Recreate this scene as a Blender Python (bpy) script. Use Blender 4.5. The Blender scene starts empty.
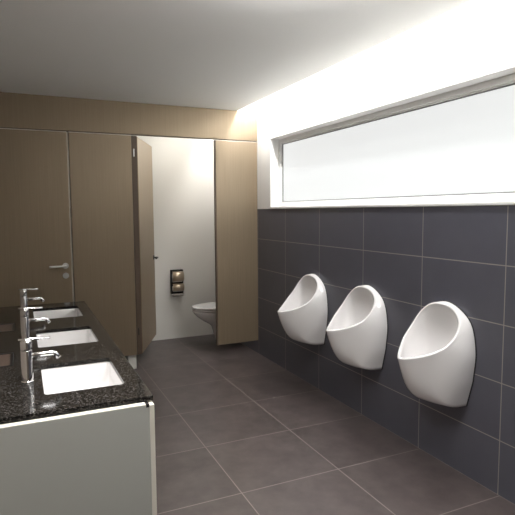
import bpy, bmesh, math
from mathutils import Matrix, Vector

C = bpy.context.scene.collection
PI = math.pi
XR, YB, YE, XL, ZC, YF = 2.185, 4.787, 5.80, -0.25, 2.445, -1.6   # right wall, cubicle fronts, end wall, left wall, ceiling, wall behind
TILE_TOP = 1.488

# ------------------------------------------------------------------ materials
def srgb(r, g, b):
    f = lambda c: (c/255)/12.92 if c/255 <= .04045 else (((c/255)+.055)/1.055)**2.4
    return (f(r), f(g), f(b), 1)

def mat(name, col, rough=.5, metal=0, spec=.5, coat=0, emis=None, es=0):
    m = bpy.data.materials.new(name); m.use_nodes = True
    b = m.node_tree.nodes['Principled BSDF']
    b.inputs['Base Color'].default_value = col
    b.inputs['Roughness'].default_value = rough
    b.inputs['Metallic'].default_value = metal
    b.inputs['Specular IOR Level'].default_value = spec
    b.inputs['Coat Weight'].default_value = coat
    b.inputs['Coat Roughness'].default_value = .05
    if emis:
        b.inputs['Emission Color'].default_value = emis
        b.inputs['Emission Strength'].default_value = es
    return m

class NT:
    def __init__(s, m):
        s.t = m.node_tree; s.b = s.t.nodes['Principled BSDF']
    def n(s, typ, **kw):
        nd = s.t.nodes.new(typ)
        for k, v in kw.items():
            if k.startswith('i_'):
                nd.inputs[k[2:].replace('_', ' ')].default_value = v
            else: setattr(nd, k, v)
        return nd
    def l(s, a, b): s.t.links.new(a, b)
    def math(s, op, a, b=None):
        nd = s.n('ShaderNodeMath', operation=op)
        for i, v in enumerate((a, b)):
            if v is None: continue
            if isinstance(v, (int, float)): nd.inputs[i].default_value = v
            else: s.l(v, nd.inputs[i])
        return nd.outputs[0]
    def mix(s, f, a, b):
        nd = s.n('ShaderNodeMix', data_type='RGBA')
        for i, v in ((0, f), (6, a), (7, b)):
            if isinstance(v, (tuple, float, int)): nd.inputs[i].default_value = v
            else: s.l(v, nd.inputs[i])
        return nd.outputs[2]

def tile_mat(name, col_a, col_b, grout, u_axis, u0, us, v_axis, v0, vs, gw, rough, nscale, bump=.25, groutrough=.7):
    m = mat(name, col_a, rough); N = NT(m)
    tc = N.n('ShaderNodeTexCoord'); sp = N.n('ShaderNodeSeparateXYZ'); N.l(tc.outputs['Object'], sp.inputs[0])
    def line(ax, o, s):
        a = N.math('DIVIDE', N.math('SUBTRACT', sp.outputs[ax], o), s)
        fr = N.math('FRACT', N.math('ADD', a, .5))
        return N.math('MULTIPLY', N.math('ABSOLUTE', N.math('SUBTRACT', fr, .5)), s), N.math('FLOOR', a)
    du, iu = line(u_axis, u0, us); dv, iv = line(v_axis, v0, vs)
    d = N.math('MINIMUM', du, dv)
    mr = N.n('ShaderNodeMapRange'); N.l(d, mr.inputs[0])
    mr.inputs[1].default_value = gw*.5; mr.inputs[2].default_value = gw*.5+.0012
    mr.inputs[3].default_value = 1; mr.inputs[4].default_value = 0
    # one tone per tile + fine clouding
    cb = N.n('ShaderNodeCombineXYZ'); N.l(iu, cb.inputs[0]); N.l(iv, cb.inputs[1])
    wn = N.n('ShaderNodeTexWhiteNoise', noise_dimensions='2D'); N.l(cb.outputs[0], wn.inputs['Vector'])
    nz = N.n('ShaderNodeTexNoise', i_Scale=nscale, i_Detail=6.0, i_Roughness=.62); N.l(tc.outputs['Object'], nz.inputs['Vector'])
    f = N.math('ADD', N.math('MULTIPLY', wn.outputs['Value'], .25), N.math('MULTIPLY', nz.outputs['Fac'], .85))
    f = N.math('SUBTRACT', f, .1)
    base = N.mix(f, col_a, col_b)
    N.l(N.mix(mr.outputs[0], base, grout), N.b.inputs['Base Color'])
    rr = N.math('ADD', N.math('MULTIPLY', mr.outputs[0], groutrough-rough), rough)
    N.l(rr, N.b.inputs['Roughness'])
    bp = N.n('ShaderNodeBump', i_Strength=bump, i_Distance=.002)
    h = N.math('SUBTRACT', N.math('MULTIPLY', nz.outputs['Fac'], .15), mr.outputs[0])
    N.l(h, bp.inputs['Height']); N.l(bp.outputs[0], N.b.inputs['Normal'])
    return m

M = {}
M['wall_tile'] = tile_mat('wall_tile', srgb(88, 88, 98), srgb(100, 100, 110), srgb(164, 160, 152), 1, 4.188, .591, 2, TILE_TOP, .3, .004, .33, 5, .15)
M['floor_tile'] = tile_mat('floor_tile', srgb(42, 36, 37), srgb(106, 96, 94), srgb(140, 131, 127), 0, 1.5886, .5957, 1, 4.7514, .588, .0038, .36, 7, .2)
M['plaster'] = mat('white_plaster', srgb(248, 247, 244), .7, spec=.25)
M['ceiling'] = mat('ceiling_paint', srgb(246, 246, 243), .8, spec=.2)
M['stall_wall'] = mat('stall_wall_paint', srgb(232, 230, 224), .6, spec=.3)
M['dim_wall'] = mat('taupe_wall_paint', srgb(132, 122, 112), .7, spec=.3)
M['frame'] = mat('white_lacquer', srgb(250, 250, 248), .35)
M['ceramic'] = mat('white_ceramic', srgb(238, 236, 236), .12, coat=.6)
M['chrome'] = mat('chrome', (.86, .86, .87, 1), .06, 1)
M['steel'] = mat('brushed_steel', (.78, .78, .77, 1), .35, .7)
M['alu'] = mat('pale_aluminium', srgb(226, 220, 208), .4, .2)
M['black'] = mat('black_plastic', srgb(22, 21, 22), .4)
M['dark'] = mat('dark_rubber', srgb(30, 29, 31), .6)
M['bronze'] = mat('bronze_chrome', srgb(214, 196, 172), .38, .7)
M['cab'] = mat('grey_cabinet_laminate', srgb(186, 188, 182), .5)
M['cab_edge'] = mat('cream_cabinet_edge', srgb(236, 232, 220), .45)
M['inset'] = mat('taupe_inset', srgb(88, 74, 66), .4)
M['jamb'] = mat('dark_brown_edge', srgb(96, 80, 66), .5)

def laminate():
    m = mat('taupe_wood_laminate', srgb(170, 150, 124), .40, metal=.45, spec=.6); N = NT(m)
    tc = N.n('ShaderNodeTexCoord'); mp = N.n('ShaderNodeMapping'); mp.inputs['Scale'].default_value = (60, 60, 1.2)
    N.l(tc.outputs['Object'], mp.inputs['Vector'])
    nz = N.n('ShaderNodeTexNoise', i_Scale=1.6, i_Detail=4.0, i_Roughness=.55); N.l(mp.outputs[0], nz.inputs['Vector'])
    N.l(N.mix(nz.outputs['Fac'], srgb(142, 126, 104), srgb(163, 146, 123)), N.b.inputs['Base Color'])
    bp = N.n('ShaderNodeBump', i_Strength=.08, i_Distance=.001); N.l(nz.outputs['Fac'], bp.inputs['Height']); N.l(bp.outputs[0], N.b.inputs['Normal'])
    return m
M['laminate'] = laminate()

def granite():
    m = mat('black_granite', srgb(30, 28, 27), .13, spec=.25); N = NT(m)
    tc = N.n('ShaderNodeTexCoord')
    v = N.n('ShaderNodeTexVoronoi', i_Scale=250.0); N.l(tc.outputs['Object'], v.inputs['Vector'])
    nz = N.n('ShaderNodeTexNoise', i_Scale=150.0, i_Detail=5.0, i_Roughness=.7); N.l(tc.outputs['Object'], nz.inputs['Vector'])
    bw = N.n('ShaderNodeSeparateColor'); N.l(v.outputs['Color'], bw.inputs[0])
    N.b.inputs['IOR'].default_value = 1.32
    f = N.math('MULTIPLY', N.math('POWER', bw.outputs[0], 4.0), N.math('MULTIPLY', nz.outputs['Fac'], 1.5))
    N.l(N.mix(f, srgb(15, 14, 14), srgb(100, 96, 92)), N.b.inputs['Base Color'])
    N.l(N.math('ADD', N.math('MULTIPLY', nz.outputs['Fac'], .08), .05), N.b.inputs['Roughness'])
    return m
M['granite'] = granite()

def frosted():
    # sand-blasted pane, back-lit by the day outside
    m = mat('frosted_glass', srgb(235, 240, 240), .5, emis=(.99, 1, .995, 1), es=.66); N = NT(m)
    tc = N.n('ShaderNodeTexCoord')
    nz = N.n('ShaderNodeTexNoise', i_Scale=900.0); N.l(tc.outputs['Object'], nz.inputs['Vector'])
    bp = N.n('ShaderNodeBump', i_Strength=.1, i_Distance=.0005); N.l(nz.outputs['Fac'], bp.inputs['Height']); N.l(bp.outputs[0], N.b.inputs['Normal'])
    N.b.inputs['Base Color'].default_value = srgb(120, 124, 124)
    return m
M['glass'] = frosted()
M['light'] = mat('lamp_diffuser', (.9, .9, .9, 1), .6, emis=(1, .98, .95, 1), es=4)

# ------------------------------------------------------------------ mesh helpers
def obj(name, bm, m, parent=None, smooth=False, bevel=0, seg=2, sub=0, loc=None):
    me = bpy.data.meshes.new(name)
    bmesh.ops.recalc_face_normals(bm, faces=bm.faces[:])
    bm.to_mesh(me); bm.free()
    ms = m if isinstance(m, (list, tuple)) else [m]
    for x in ms: me.materials.append(x)
    if smooth:
        for p in me.polygons: p.use_smooth = True
    o = bpy.data.objects.new(name, me); C.objects.link(o)
    if parent is not None: o.parent = parent
    if loc: o.location = loc
    if bevel:
        b = o.modifiers.new('bevel', 'BEVEL'); b.width = bevel; b.segments = seg; b.limit_method = 'ANGLE'; b.angle_limit = .6
    if sub:
        s = o.modifiers.new('sub', 'SUBSURF'); s.levels = sub; s.render_levels = sub
    return o

def box(bm, x0, x1, y0, y1, z0, z1, mtx=None):
    r = bmesh.ops.create_cube(bm, size=1)
    bmesh.ops.scale(bm, vec=(abs(x1-x0), abs(y1-y0), abs(z1-z0)), verts=r['verts'])
    bmesh.ops.translate(bm, vec=((x0+x1)/2, (y0+y1)/2, (z0+z1)/2), verts=r['verts'])
    if mtx is not None: bmesh.ops.transform(bm, matrix=mtx, verts=r['verts'])
    return r['verts']

def mkbox(name, a, m, parent=None, bevel=0, seg=2):
    bm = bmesh.new(); box(bm, *a); return obj(name, bm, m, parent, bevel=bevel, seg=seg)

def lathe(bm, prof, mtx=None, n=32):
    rings = []
    for r, z in prof:
        if r < 1e-6: rings.append([bm.verts.new((0, 0, z))])
        else: rings.append([bm.verts.new((r*math.cos(2*PI*i/n), r*math.sin(2*PI*i/n), z)) for i in range(n)])
    for a, b in zip(rings, rings[1:]):
        for i in range(n):
            j = (i+1) % n
            if len(a) == 1 and len(b) == 1: continue
            if len(a) == 1: bm.faces.new((a[0], b[i], b[j]))
            elif len(b) == 1: bm.faces.new((a[i], a[j], b[0]))
            else: bm.faces.new((a[i], a[j], b[j], b[i]))
    if mtx is not None:
        bmesh.ops.transform(bm, matrix=mtx, verts=[v for r in rings for v in r])

def tube(bm, pts, rad, n=16, flat=1.0):
    """round (or flattened) bar along pts, capped"""
    pts = [Vector(p) for p in pts]; rings = []
    for i, p in enumerate(pts):
        t = (pts[min(i+1, len(pts)-1)] - pts[max(i-1, 0)]).normalized()
        s = t.cross(Vector((0, 1, 0)));
        if s.length < .1: s = t.cross(Vector((0, 0, 1)))
        s.normalize(); w = t.cross(s).normalized()
        r = rad[i] if isinstance(rad, (list, tuple)) else rad
        rings.append([bm.verts.new(p + s*math.cos(2*PI*k/n)*r*flat + w*math.sin(2*PI*k/n)*r) for k in range(n)])
    for a, b in zip(rings, rings[1:]):
        for k in range(n): bm.faces.new((a[k], a[(k+1) % n], b[(k+1) % n], b[k]))
    bm.faces.new(rings[0]); bm.faces.new(rings[-1])

def rrect(x0, x1, y0, y1, r, n=6):
    out = []
    for cx, cy, a in ((x1-r, y1-r, 0), (x0+r, y1-r, PI/2), (x0+r, y0+r, PI), (x1-r, y0+r, 1.5*PI)):
        for i in range(n+1):
            t = a + PI/2*i/n; out.append((cx+r*math.cos(t), cy+r*math.sin(t)))
    return out

def plate(bm, outer, holes, z0, z1):
    """flat plate with holes, in the xy plane, between z0 and z1"""
    es, vs = [], []
    for lp in [outer]+holes:
        v = [bm.verts.new((x, y, z1)) for x, y in lp]; vs += v
        es += [bm.edges.new((v[i], v[(i+1) % len(v)])) for i in range(len(v))]
    r = bmesh.ops.triangle_fill(bm, use_beauty=True, use_dissolve=False, edges=es)
    fs = [g for g in r['geom'] if isinstance(g, bmesh.types.BMFace)]
    ex = bmesh.ops.extrude_face_region(bm, geom=fs)
    nv = [g for g in ex['geom'] if isinstance(g, bmesh.types.BMVert)]
    bmesh.ops.translate(bm, vec=(0, 0, z0-z1), verts=nv)

def loft(bm, rings, close=True, cap0=False, cap1=False):
    R = [[bm.verts.new(p) for p in r] for r in rings]
    n = len(R[0])
    for a, b in zip(R, R[1:]):
        for k in range(n if close else n-1):
            bm.faces.new((a[k], a[(k+1) % n], b[(k+1) % n], b[k]))
    if cap0: bm.faces.new(R[0])
    if cap1: bm.faces.new(R[-1])
    return R

def thing(name, label, cat, loc=(0, 0, 0), group=None):
    o = bpy.data.objects.new(name, None); C.objects.link(o); o.location = loc
    o.empty_display_size = .1
    o['label'] = label; o['category'] = cat
    if group: o['group'] = group
    return o

def tag(o, label, cat, group=None):
    o['label'] = label; o['category'] = cat
    if group: o['group'] = group
    return o

def struct(o): o['kind'] = 'structure'; return o

def dup(root, loc, label):
    r = root.copy(); C.objects.link(r); r.location = loc; r['label'] = label
    for ch in list(root.children):
        c = ch.copy(); C.objects.link(c); c.parent = r
        for g in ch.children:
            d = g.copy(); C.objects.link(d); d.parent = c
    return r

# ------------------------------------------------------------------ room shell
struct(mkbox('floor', (XL-.12, XR+.14, YF-.1, YE+.1, -.1, 0), M['floor_tile']))
COVE = 1.978                                  # the ceiling stops here, a light slot runs along the right wall
struct(mkbox('ceiling', (XL-.12, COVE, YF-.1, YE+.1, ZC, ZC+.06), M['ceiling']))
struct(mkbox('trim_1', (COVE-.02, XR+.14, YF-.1, YE+.1, ZC+.20, ZC+.25), M['ceiling']))      # top of the slot
struct(mkbox('trim_2', (COVE-.02, COVE-.001, YF-.1, YE+.1, ZC+.06, ZC+.20), M['ceiling']))     # side of the slot
struct(mkbox('wall_left', (XL-.12, XL, YF-.1, YE+.1, 0, ZC), M['dim_wall']))
struct(mkbox('wall_end', (XL, XR, YE, YE+.1, 0, ZC), M['stall_wall']))
struct(mkbox('wall_behind', (XL, XR, YF-.1, YF, 0, ZC), M['dim_wall']))

# right wall: tiled up to eye level, plaster above, with one long window opening
WY0, WY1, WZ0, WZ1 = .25, 4.482, 1.505, 2.143
bm = bmesh.new()
rot = Matrix(((0, 0, 1, 0), (1, 0, 0, 0), (0, 1, 0, 0), (0, 0, 0, 1)))      # (x,y,z)->(z,x,y): plate xy becomes world yz
plate(bm, [(YF-.1, TILE_TOP), (YE+.1, TILE_TOP), (YE+.1, ZC+.2), (YF-.1, ZC+.2)], [[(WY0, WZ0), (WY1, WZ0), (WY1, WZ1), (WY0, WZ1)]], XR+.14, XR)
bmesh.ops.transform(bm, matrix=rot, verts=bm.verts[:])
n0 = len(bm.faces)
box(bm, XR, XR+.14, YF-.1, YE+.1, 0, TILE_TOP)
bm.faces.ensure_lookup_table()
for f in bm.faces[n0:]: f.material_index = 1
struct(obj('wall_right', bm, [M['plaster'], M['wall_tile']]))

win = bpy.data.objects.new('window_1', None); C.objects.link(win); win.location = (XR+.1, WY1, WZ0); win['kind'] = 'structure'
def wpart(name, bm, m, **k):
    o = obj(name, bm, m, win, **k); o.location = -Vector(win.location); return o
bm = bmesh.new()
for fd, a, b, x0, x1 in ((0, 0, .034, XR+.085, XR+.135), (1, .034, .046, XR+.097, XR+.13)):
    plate_b = bmesh.new()
    plate(plate_b, [(WY0+a, WZ0+a), (WY1-a, WZ0+a), (WY1-a, WZ1-a), (WY0+a, WZ1-a)],
          [[(WY0+b, WZ0+b), (WY1-b, WZ0+b), (WY1-b, WZ1-b), (WY0+b, WZ1-b)]], x1, x0)
    bmesh.ops.transform(plate_b, matrix=rot, verts=plate_b.verts[:])
    me = bpy.data.meshes.new('t'); plate_b.to_mesh(me); plate_b.free(); bm.from_mesh(me); bpy.data.meshes.remove(me)
wpart('window_frame', bm, M['frame'], bevel=.003)
bm = bmesh.new(); box(bm, XR+.108, XR+.118, WY0+.04, WY1-.04, WZ0+.04, WZ1-.04)
wpart('glass_pane', bm, M['glass'])
plate_b = bmesh.new()
plate(plate_b, [(WY0+.0465, WZ0+.0465), (WY1-.0465, WZ0+.0465), (WY1-.0465, WZ1-.0465), (WY0+.0465, WZ1-.0465)],
      [[(WY0+.052, WZ0+.052), (WY1-.052, WZ0+.052), (WY1-.052, WZ1-.052), (WY0+.052, WZ1-.052)]], XR+.1078, XR+.099)
bmesh.ops.transform(plate_b, matrix=rot, verts=plate_b.verts[:])
wpart('glazing_seal', plate_b, mat('grey_seal', srgb(120, 120, 120), .6))
bm = bmesh.new()                                             # thin white casing round the opening
plate(bm, [(WY0-.012, WZ0-.016), (WY1+.012, WZ0-.016), (WY1+.012, WZ1+.012), (WY0-.012, WZ1+.012)],
      [[(WY0, WZ0), (WY1, WZ0), (WY1, WZ1), (WY0, WZ1)]], XR-.001, XR-.006)
bmesh.ops.transform(bm, matrix=rot, verts=bm.verts[:])
wpart('window_casing', bm, M['frame'], bevel=.002)

# ------------------------------------------------------------------ toilet cubicles
ZB, ZP, TH = .14, 2.150, .034
Y0, Y1 = YB, YB+TH
def panel(parent, name, x0, x1, z0=ZB, z1=ZP):
    return mkbox(name, (x0, x1, 0, TH, z0, z1), M['laminate'], parent, bevel=.0015)

t = thing('cubicle_door', 'closed taupe cubicle door with steel lever handle, directly behind the far end of the granite counter', 'door', (XL+.005, YB, 0))
xo = XL+.005
panel(t, 'door_leaf', 0, .392-xo)
mkbox('edge_strip', (.3925-xo, .400-xo, .001, TH-.001, ZB, ZP), M['alu'], t)['label'] = 'pale metal strip down the latch edge'
mkbox('top_strip', (0, .392-xo, .0005, TH-.001, ZP+.0005, ZP+.006), M['alu'], t)
hx, hz = .342-xo, 1.004
ry = Matrix.Translation((hx, 0, hz)) @ Matrix.Rotation(PI/2, 4, 'X')
bm = bmesh.new()
lathe(bm, [(0, 0), (.026, 0), (.026, .006), (.024, .008), (0, .008)], ry)
h = obj('lever_handle', bm, M['steel'], t, smooth=False, bevel=.001); h['label'] = 'satin steel lever on a round rose'
bm = bmesh.new()
tube(bm, [(hx, -.006, hz), (hx, -.035, hz), (hx-.004, -.046, hz), (hx-.016, -.050, hz), (hx-.06, -.050, hz), (hx-.12, -.050, hz-.001), (hx-.132, -.049, hz-.001)], .0095)
o = obj('lever', bm, M['steel'], h, smooth=True)
hz2 = .918
bm = bmesh.new()
lathe(bm, [(0, 0), (.026, 0), (.026, .006), (.024, .008), (0, .008)], Matrix.Translation((hx, 0, hz2)) @ Matrix.Rotation(PI/2, 4, 'X'))
lk = obj('lock_rose', bm, M['steel'], t, bevel=.001); lk['label'] = 'round steel lock rose'
bm = bmesh.new(); lathe(bm, [(0, 0), (.011, 0), (.010, .006), (0, .007)], Matrix.Translation((hx, -.008, hz2)) @ Matrix.Rotation(PI/2, 4, 'X'), 20)
obj('lock_indicator', bm, M['steel'], lk, smooth=False)

t = thing('cubicle_panel', 'fixed taupe wood panel between the closed cubicle door and the open one', 'panel', (.407, YB, 0))
panel(t, 'panel_board', 0, .532)
mkbox('top_strip', (0, .532, .0005, TH-.001, ZP+.0005, ZP+.006), M['alu'], t)

t = thing('door_post', 'narrow dark brown post with hinges at the open cubicle door', 'door post', (.943, YB, 0))
mkbox('post_board', (0, .046, .006, TH, ZB, ZP), M['jamb'], t, bevel=.001)
for z in (2.0, .36):
    hg = mkbox('hinge', (.012, .022, -.003, .006, z-.035, z+.035), M['steel'], t, bevel=.002)
    if z < 1: hg.data.materials[0] = M['black']; hg['label'] = 'small dark hinge'
    else: hg['label'] = 'small steel hinge'

# open leaf, hinged at x=.975, swung inwards
ang = math.atan2(5.50-4.80, 1.285-.985)
L = math.hypot(5.50-4.80, 1.285-.985)-.012
t = thing('cubicle_door', 'taupe cubicle door standing open inwards into the toilet cubicle', 'door', (1.000, Y1+.003, 0))
t.rotation_euler.z = ang
mkbox('door_leaf', (.004, L, 0, TH, ZB, ZP), M['laminate'], t, bevel=.0015)
mkbox('edge_strip', (L+.0004, L+.003, .001, TH-.001, ZB, ZP), M['jamb'], t)
for sgn, y in ((-1, 0), (1, TH)):
    bm = bmesh.new(); xx, zz = L-.055, .985
    lathe(bm, [(0, 0), (.025, 0), (.025, .007), (0, .008)], Matrix.Translation((xx, y, zz)) @ Matrix.Rotation(-sgn*PI/2, 4, 'X'))
    h = obj('lever_handle', bm, M['black'], t); h['label'] = 'black lever handle'
    bm = bmesh.new()
    if sgn < 0: pts = [(xx, y, zz), (xx, y-.034, zz), (xx-.014, y-.044, zz), (xx-.06, y-.045, zz), (xx-.115, y-.045, zz-.002)]
    else: pts = [(xx, y, zz), (xx, y+.034, zz), (xx-.014, y+.044, zz), (xx-.06, y+.045, zz), (xx-.115, y+.045, zz-.002)]
    tube(bm, pts, .009); obj('lever', bm, M['black'], h, smooth=True)

t = thing('cubicle_panel', 'fixed taupe wood panel right of the open cubicle, against the tiled wall', 'panel', (1.733, YB, 0))
mkbox('panel_board', (.012, XR-1.733-.003, 0, TH, ZB, ZP), M['laminate'], t, bevel=.0015)
mkbox('edge_strip', (0, .0115, .002, TH, ZB, ZP), M['jamb'], t)['label'] = 'dark brown edge strip'
t = thing('header_panel', 'long taupe wood panel above the cubicle doors, up to the ceiling', 'panel', (XL, YB, 2.163))
mkbox('header_board', (.001, XR-XL-.001, -.001, TH, 0, ZC-2.163-.001), M['laminate'], t, bevel=.0015)
mkbox('header_gap_shade', (.001, XR-XL-.001, .008, TH-.004, -.0065, -.0005), M['jamb'], t)['label'] = 'dark strip standing in for the shaded gap along the lower edge'  # dark strip put in as the shade of the gap below the header

struct(mkbox('wall_divider', (.862, .938, Y1+.002, YE, 0, ZC), M['stall_wall']))   # masonry between the two cubicles

# ------------------------------------------------------------------ toilet (side on, hung from the right wall)
def egg(L_, W_, x0, z, n=40, pw=2.35):
    """outline pointing to -X from the wall, y across"""
    out = []
    for i in range(n):
        a = 2*PI*i/n; c, s = math.cos(a), math.sin(a)
        x = -x0 - L_*.5 + math.copysign(abs(c)**(2/pw), c)*L_*.5
        wv = W_*.5*(1 - .10*max(0, -c)**2)
        out.append((x, math.copysign(abs(s)**(2/pw), s)*wv, z))
    return out
t = thing('toilet', 'white wall-hung toilet with closed lid, seen side-on in the open cubicle', 'toilet', (XR, 5.30, -.012))
bm = bmesh.new()
loft(bm, [egg(.49, .31, .02, .418), egg(.53, .345, .002, .416), egg(.535, .355, .002, .405), egg(.515, .345, .002, .375), egg(.475, .32, .002, .335),
          egg(.41, .28, .002, .29), egg(.35, .25, .002, .255), egg(.325, .235, .002, .23), egg(.305, .20, .002, .16),
          egg(.288, .17, .002, .08), egg(.27, .155, .002, .07)], cap0=True, cap1=True)
obj('bowl', bm, M['ceramic'], t, smooth=True, bevel=.004)
bm = bmesh.new()
loft(bm, [egg(.47, .32, .055, .418), egg(.506, .36, .037, .423), egg(.506, .36, .037, .434), egg(.47, .32, .055, .436)], cap0=True, cap1=True)
obj('seat', bm, M['ceramic'], t, smooth=False, bevel=.0015)
bm = bmesh.new()
loft(bm, [egg(.47, .32, .055, .440), egg(.506, .362, .037, .443), egg(.506, .362, .037, .453), egg(.500, .355, .04, .458), egg(.47, .33, .055, .4605), egg(.25, .17, .16, .4615)], cap0=True, cap1=True)
obj('lid', bm, M['ceramic'], t, smooth=False, bevel=.0015)
bm = bmesh.new(); box(bm, -.037, -.004, -.10, .10, .425, .46); obj('hinge_block', bm, M['ceramic'], t, bevel=.006)

# ------------------------------------------------------------------ paper dispenser on the end wall
t = thing('toilet_paper_dispenser', 'black framed double roll holder with shiny metal covers on the cubicle wall', 'toilet paper holder', (1.608, YE, .51))
W2 = .070
mkbox('back_plate', (-W2, W2, -.012, -.001, .012, .295), M['black'], t, bevel=.003)
bm = bmesh.new()
box(bm, -W2, -W2+.008, -.048, -.012, .02, .29); box(bm, W2-.008, W2, -.048, -.012, .02, .29); box(bm, -W2, W2, -.048, -.012, .282, .295)
obj('side_frame', bm, M['black'], t, bevel=.002)
def cover(bm, zc, r, y):
    prof = [(math.cos(a)*r, math.sin(a)*r) for a in [math.radians(d) for d in range(-50, 101, 10)]]
    rings = [[(x, y - c_, zc + s_) for (c_, s_) in prof] for x in (-W2+.010, W2-.002)]
    inner = [[(x, y - c_*.96, zc + s_*.96) for (c_, s_) in prof] for x in (-W2+.010, W2-.002)]
    loft(bm, [rings[0], rings[1], inner[1], inner[0], rings[0]], close=False)
    bmesh.ops.remove_doubles(bm, verts=bm.verts[:], dist=1e-5)
bm = bmesh.new(); cover(bm, .216, .060, -.040); obj('upper_cover', bm, M['bronze'], t, smooth=True)['label'] = 'shiny metal upper cover'
bm = bmesh.new(); cover(bm, .092, .045, -.052); obj('lower_cover', bm, M['bronze'], t, smooth=True)['label'] = 'shiny metal lower cover'
mt = Matrix.Rotation(PI/2, 4, 'Y')
paper = mat('toilet_paper', srgb(235, 232, 226), .9, spec=.1)
bm = bmesh.new(); lathe(bm, [(.012, -W2+.016), (.050, -W2+.016), (.050, W2-.016), (.012, W2-.016), (.012, -W2+.016)], Matrix.Translation((0, -.040, .203)) @ mt)
obj('paper_roll', bm, paper, t)['label'] = 'white paper roll'
bm = bmesh.new(); lathe(bm, [(.012, -W2+.016), (.034, -W2+.016), (.034, W2-.016), (.012, W2-.016), (.012, -W2+.016)], Matrix.Translation((0, -.052, .080)) @ mt)
obj('paper_roll', bm, paper, t)['label'] = 'smaller white paper roll'
bm = bmesh.new(); box(bm, -W2, W2, -.075, -.012, .004, .024)
obj('bottom_lip', bm, M['chrome'], t, bevel=.006)['label'] = 'polished metal lip along the bottom'

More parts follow.
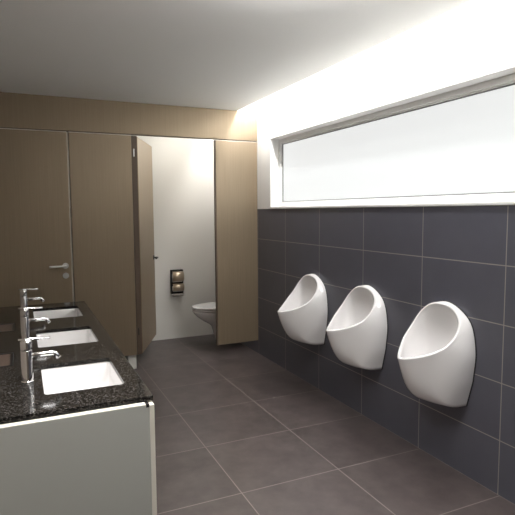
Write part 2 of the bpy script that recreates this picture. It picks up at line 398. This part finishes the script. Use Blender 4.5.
# ------------------------------------------------------------------ urinals
def cr(a, b, c, d, t):
    return .5*((2*b)+(-a+c)*t+(2*a-5*b+4*c-d)*t*t+(-a+3*b-3*c+d)*t**3)
def make_urinal(loc, label):
    root = thing('urinal', label, 'urinal', loc, 'urinals on the tiled wall')
    zb = .395
    # half stations from the top round to the front tip: wall, two bezier handles, rim   (d from wall, w across, z)
    S = [
        dict(W=(0, 0, .955), a=(.012, 0, .957), b=(.024, 0, .954), R=(.029, 0, .947), i1=(.020, 0, .80), i2=(.022, 0, .56)),
        dict(W=(0, .165, .878), a=(.012, .168, .878), b=(.022, .156, .886), R=(.025, .145, .886), i1=(.028, .122, .76), i2=(.025, .085, .54)),
        dict(W=(0, .216, .720), a=(.055, .228, .715), b=(.105, .192, .735), R=(.121, .175, .747), i1=(.095, .150, .66), i2=(.06, .11, .50)),
        dict(W=(0, .203, .550), a=(.10, .212, .540), b=(.165, .168, .560), R=(.190, .138, .700), i1=(.17, .13, .60), i2=(.10, .10, .48)),
        dict(W=(0, .164, .402), a=(.14, .166, .399), b=(.198, .112, .405), R=(.249, .091, .670), i1=(.225, .085, .56), i2=(.15, .06, .47)),
        dict(W=(0, 0, .400), a=(.19, 0, .385), b=(.247, 0, .408), R=(.332, 0, .655), i1=(.29, 0, .54), i2=(.19, 0, .47)),
    ]
    RP = [Vector(v) for v in ((.030, 0, .950), (.030, .092, .932), (.046, .156, .877), (.090, .176, .802), (.162, .163, .733),
                              (.240, .108, .688), (.305, .045, .665), (.332, 0, .660))]
    RP = [Vector((.030, -.092, .932))] + RP + [Vector((.305, -.045, .665))]
    UM = (0, 1.75, 3.45, 4.3, 5.1, 7)
    def rim(u):
        k = min(int(u), 6); return cr(RP[k], RP[k+1], RP[k+2], RP[k+3], u-k)
    K = len(S); per = 8
    def sm(key, i, t):
        g = lambda k: (Vector(S[k][key]) if 0 <= k < K else
                       (lambda v: Vector((v.x, -v.y, v.z)))(Vector(S[-k if k < 0 else 2*K-2-k][key])))
        if key == 'R': return rim(UM[i] + (UM[i+1]-UM[i])*t)
        if key in ('W', 'a') and i >= K-3: return g(i).lerp(g(i+1), t)
        if key in ('W', 'a') and i == K-4:
            return cr(g(i-1), g(i), g(i+1), g(i+1)*2-g(i), t)
        return cr(g(i-1), g(i), g(i+1), g(i+2), t)
    half = []
    for i in range(K-1):
        for j in range(per): half.append({k: sm(k, i, j/per) for k in ('W', 'a', 'b', 'R', 'i1', 'i2')})
    half.append({k: Vector(S[-1][k]) for k in ('W', 'a', 'b', 'R', 'i1', 'i2')}); half[-1]['R'] = rim(7)
    mir = [{k: Vector((v.x, -v.y, v.z)) for k, v in h.items()} for h in half[1:-1]][::-1]
    st = half + mir
    cen = Vector((.13, 0, .80)); drain = Vector((.105, 0, .468))
    rings = []
    NB = 12
    for j in range(NB+1):
        s = j/NB
        rings.append([q['W']*(1-s)**3 + q['a']*3*s*(1-s)**2 + q['b']*3*s*s*(1-s) + q['R']*s**3 for q in st])
    # rolled rim
    rin = []
    nn = len(st)
    for k, q in enumerate(st):
        tg = (st[(k+1) % nn]['R'] - st[k-1]['R']).normalized()
        inn = (cen - q['R']); inn -= tg*inn.dot(tg); inn.normalize()
        up = tg.cross(inn).normalized()
        if up.x < 0: up = -up
        rin.append((q['R'], inn, up))
    wdt = .017
    for ph in (25, 60, 90, 120, 155, 180):
        a = math.radians(ph)
        rings.append([R + inn*(wdt*.5*(1-math.cos(a))) + up*(.005*math.sin(a)) for R, inn, up in rin])
    last = rings[-1]
    for j in range(1, 13):
        s = j/13
        rings.append([last[k]*(1-s)**3 + q['i1']*3*s*(1-s)**2 + q['i2']*3*s*s*(1-s) + (drain + (q['i2']-drain)*.18)*s**3 for k, q in enumerate(st)])
    cv = lambda p: (-p.x-.004, -p.y, p.z-zb)
    bm = bmesh.new()
    loft(bm, [[cv(p) for p in r] for r in rings], cap1=True)
    obj('bowl', bm, M['ceramic'], root, smooth=True)
    bm = bmesh.new()                            # dark outline added as the shade in the gap behind the ceramic
    o0 = [Vector((0, q['W'].y*1.02, .67+(q['W'].z-.67)*1.012)) for q in st]
    loft(bm, [[(-.0045, -p.y, p.z-zb) for p in o0], [(0, -p.y, p.z-zb) for p in o0]], cap0=True, cap1=True)
    obj('wall_gap_shade', bm, M['dark'], root)['label'] = 'thin dark outline standing in for the shadow gap against the tiles'
    bm = bmesh.new()
    lathe(bm, [(0, .003), (.012, .004), (.024, .002), (.026, -.002)], Matrix.Translation((-.112, 0, .4705-zb+.004)) @ Matrix.Rotation(0, 4, 'Y'), 24)
    obj('drain_cover', bm, M['chrome'], root, smooth=True)
    return root
u = make_urinal((XR, 2.208, .39), 'white ceramic urinal nearest the camera, largest of the three, right end of the row')
dup(u, (XR, 2.943, .39), 'white ceramic urinal in the middle of the row of three')
dup(u, (XR, 3.678, .39), 'white ceramic urinal farthest away, nearest the toilet cubicles')

# ------------------------------------------------------------------ washbasin counter
CZ, CT, CX, CY0, CY1 = .80, .018, .415, 1.838, 4.072
SY = (2.22, 2.955, 3.69)
cut = [rrect(.054, .345, y-.205, y+.20, .018) for y in SY]
INS = (2.59, 3.325)
cut += [[(-.205, y-.118), (-.056, y-.118), (-.056, y+.118), (-.205, y+.118)][::1] for y in INS]
bm = bmesh.new(); plate(bm, [(XL+.001, CY0), (CX, CY0), (CX, CY1), (XL+.001, CY1)], cut, CZ-CT, CZ)
top = obj('countertop', bm, M['granite'], bevel=.002)
tag(top, 'black speckled granite countertop with three basins let in, along the left wall', 'countertop')

root = thing('vanity_cabinet', 'grey vanity cabinet with pale edges under the black granite countertop', 'cabinet', (XL, CY0, 0))
dx, dy = XL, CY0
def rb(name, x0, x1, y0, y1, z0, z1, m, bevel=.0015, lab=None):
    o = mkbox(name, (x0-dx, x1-dx, y0-dy, y1-dy, z0, z1), m, root, bevel=bevel)
    if lab: o['label'] = lab
    return o
rb('end_panel', XL+.002, CX-.022, CY0-.030, CY0-.002, .06, CZ-.0220, M['cab'])
rb('end_panel_edge', XL+.002, CX-.034, CY0-.030, CY0-.002, CZ-.0215, CZ-.0195, M['cab_edge'], .0005, 'top edge of the end panel, coloured cream for the light falling on it')  # light from above on the panel top, put in as a cream strip
rb('front_panel', CX-.0215, CX-.004, CY0-.030, CY1-.02, .06, CZ-.024, M['cab_edge'], .001, 'cream front panel')
rb('corner_gap_shade', CX-.0335, CX-.0222, CY0-.0305, CY0-.002, CZ-.031, CZ-.0185, M['black'], .0005, 'small black block standing in for the shaded notch under the stone corner')  # black block added to read as the dark gap between the panels
rb('carcass_bottom', XL+.002, CX-.0225, CY0, CY1-.02, .06, .08, M['cab'])
rb('back_end_panel', XL+.002, CX-.0225, CY1-.04, CY1-.02, .081, CZ-.03, M['cab'])
rb('plinth', XL+.002, CX-.07, CY0+.04, CY1-.05, 0, .0595, M['dark'], lab='dark recessed plinth')
rb('support_rail', CX-.040, CX-.023, CY0, CY1-.045, CZ-.06, CZ-CT-.001, M['dark'], lab='dark support rail under the stone')

def make_basin(loc, label):
    r = thing('washbasin', label, 'washbasin', loc, 'basins in the granite countertop')
    z0 = -CT-.0008
    def ring(ins, z, rad): return [(x, y, z) for x, y in rrect(-.150+ins, .150-ins, -.2075+ins, .2075-ins, rad, 6)]
    outr = lambda g, z, rad: [(x, y, z) for x, y in rrect(-.150-g, .150+g, -.2075-g, .2075+g, rad, 6)]
    bm = bmesh.new()
    loft(bm, [outr(.002, z0-.125, .05), outr(.006, z0-.09, .035), outr(.006, z0-.015, .03), outr(.018, z0-.012, .03), outr(.018, z0, .03), ring(0, z0, .02), ring(.004, z0-.004, .02),
              ring(.007, z0-.06, .026), ring(.012, z0-.092, .034), ring(.025, z0-.108, .04), ring(.05, z0-.114, .04), ring(.115, z0-.117, .02), ring(.13, z0-.118, .005)], cap0=True, cap1=True)
    obj('basin_bowl', bm, M['ceramic'], r, smooth=True)
    bm = bmesh.new(); lathe(bm, [(.022, -.0005), (.021, .0015), (.016, .002), (.014, .0005), (0, .0005)], Matrix.Translation((0, 0, z0-.1172)), 28)
    obj('drain', bm, M['chrome'], r, smooth=True)
    return r
b = make_basin((.1995, SY[0]-.0025, CZ), 'white square washbasin nearest the camera in the black countertop')
dup(b, (.1995, SY[1]-.0025, CZ), 'middle of the three white washbasins in the black countertop')
dup(b, (.1995, SY[2]-.0025, CZ), 'farthest white washbasin, nearest the cubicle doors')

def make_tap(loc, label):
    r = thing('basin_faucet', label, 'faucet', loc, 'chrome faucets beside the basins')
    bm = bmesh.new()
    lathe(bm, [(0, 0), (.0240, 0), (.0240, .003), (.0218, .005), (.0215, .126), (.0210, .127), (0, .127)], n=40)
    obj('faucet_body', bm, M['chrome'], r, smooth=True, bevel=.0008)
    bm = bmesh.new()
    lathe(bm, [(0, .128), (.0210, .128), (.0217, .129), (.0217, .161), (.0200, .164), (0, .164)], n=40)
    cap = obj('mixer_cap', bm, M['chrome'], r, smooth=True, bevel=.0008)
    bm = bmesh.new()
    tube(bm, [(-.028, 0, .1695), (.0, 0, .1695), (.045, 0, .1675), (.088, 0, .1655)], [.0045, .0048, .0046, .0044], 14)
    lathe(bm, [(.009, .163), (.009, .170), (0, .171)], n=20)
    obj('lever', bm, M['chrome'], cap, smooth=True)
    bm = bmesh.new()
    pts = [(.015, 0, .104), (.04, 0, .1045), (.075, 0, .105), (.094, 0, .105)]
    for k in range(1, 7):
        a = math.radians(k*9); pts.append((.094+.016*math.sin(a), 0, .105-.016*(1-math.cos(a))))
    pts.append((pts[-1][0]+.010, 0, pts[-1][2]-.0135))
    tube(bm, pts, .0095, 18)
    sp = obj('spout', bm, M['chrome'], r, smooth=True, bevel=.001)
    e = Vector(pts[-1]); d = (Vector(pts[-1])-Vector(pts[-2])).normalized()
    bm = bmesh.new(); tube(bm, [e+d*.0003, e+d*.003], .0085, 16); obj('aerator', bm, M['steel'], sp, smooth=False)
    return r
tp = make_tap((0, SY[0]-.01, CZ), 'chrome single lever faucet beside the nearest basin')
dup(tp, (0, SY[1]-.01, CZ), 'chrome single lever faucet beside the middle basin')
dup(tp, (0, SY[2]-.01, CZ), 'chrome single lever faucet beside the farthest basin')

def make_inset(loc, label):
    r = thing('counter_inset', label, 'inset panel', loc, 'brown insets in the granite countertop')
    bm = bmesh.new()
    plate(bm, [(-.0735, -.117), (.0735, -.117), (.0735, .117), (-.0735, .117)], [[(-.062, -.108), (.062, -.108), (.062, .108), (-.062, .108)]], -.02, .001)
    obj('inset_frame', bm, M['black'], r, bevel=.001)['label'] = 'black rim'
    mkbox('inset_lid', (-.0615, .0615, -.1075, .1075, -.02, -.002), M['inset'], r, bevel=.001)
    return r
n1 = make_inset((-.1305, INS[0], CZ), 'brown rectangular inset left of the nearest faucet, closer to the camera')
dup(n1, (-.1305, INS[1], CZ), 'brown rectangular inset left of the middle faucet, farther from the camera')

# ------------------------------------------------------------------ light
t = thing('cove_light', 'long white light strip in the ceiling slot above the tiled wall', 'light', (2.03, .2, ZC+.12))
mkbox('light_housing', (-.028, .028, 0, 5.5, .012, .05), M['frame'], t)
mkbox('light_diffuser', (-.022, .022, .01, 5.49, 0, .0115), M['light'], t)

def area(name, loc, rot, sx, sy, power, col=(1, 1, 1)):
    l = bpy.data.lights.new(name, 'AREA'); l.shape = 'RECTANGLE'; l.size = sx; l.size_y = sy
    l.energy = power; l.color = col
    o = bpy.data.objects.new(name, l); C.objects.link(o); o.location = loc; o.rotation_euler = rot
    return o
area('cove_lamp', (2.03, 2.95, ZC+.118), (0, 0, 0), .04, 5.4, 48, (1, .99, .98))
area('rear_fill', (1.5, -.3, ZC-.01), (0, 0, 0), 1.0, .6, 5, (1, .99, .98))  # added fill behind the camera, no fixture seen
lp = area('counter_fill', (.2, 1.6, ZC-.02), (0, 0, 0), .25, 1.0, 15, (1, .98, .95)); lp.data.spread = math.radians(110)  # added fill that brightens the basins and the cabinet end, source unseen
area('ceiling_fill', (1.0, 1.45, 2.22), (PI, 0, 0), .15, .9, 15, (1, .99, .98))  # added upward fill to lift the ceiling, out of view
area('cubicle_lamp', (1.55, 5.35, ZC-.01), (0, 0, 0), .5, .5, 3.2, (1, .97, .92))

w = bpy.data.worlds.new('world'); bpy.context.scene.world = w; w.use_nodes = True
w.node_tree.nodes['Background'].inputs[0].default_value = (.8, .9, 1, 1)
w.node_tree.nodes['Background'].inputs[1].default_value = .6

# ------------------------------------------------------------------ camera
yaw, pitch, roll, F, H = .4271, .0891, -.0068, 519.58, 1.4671
sy_, cy_ = math.sin(yaw), math.cos(yaw)
f = Vector((sy_*math.cos(pitch), cy_*math.cos(pitch), -math.sin(pitch)))
r = Vector((cy_, -sy_, 0)); up = r.cross(f)
c, s = math.cos(roll), math.sin(roll)
r, up = c*r + s*up, -s*r + c*up
cd = bpy.data.cameras.new('camera'); cam = bpy.data.objects.new('camera', cd); C.objects.link(cam)
cd.sensor_width = 36; cd.sensor_fit = 'HORIZONTAL'; cd.lens = 36*F/515; cd.clip_start = .02
m = Matrix.Identity(4)
for i in range(3): m[i][0], m[i][1], m[i][2] = r[i], up[i], -f[i]
m.translation = (0, 0, H); cam.matrix_world = m
S_ = bpy.context.scene; S_.camera = cam
S_.view_settings.view_transform = 'Standard'; S_.view_settings.look = 'None'
S_.view_settings.exposure = .22; S_.view_settings.gamma = 1; S_.view_settings.use_curve_mapping = False
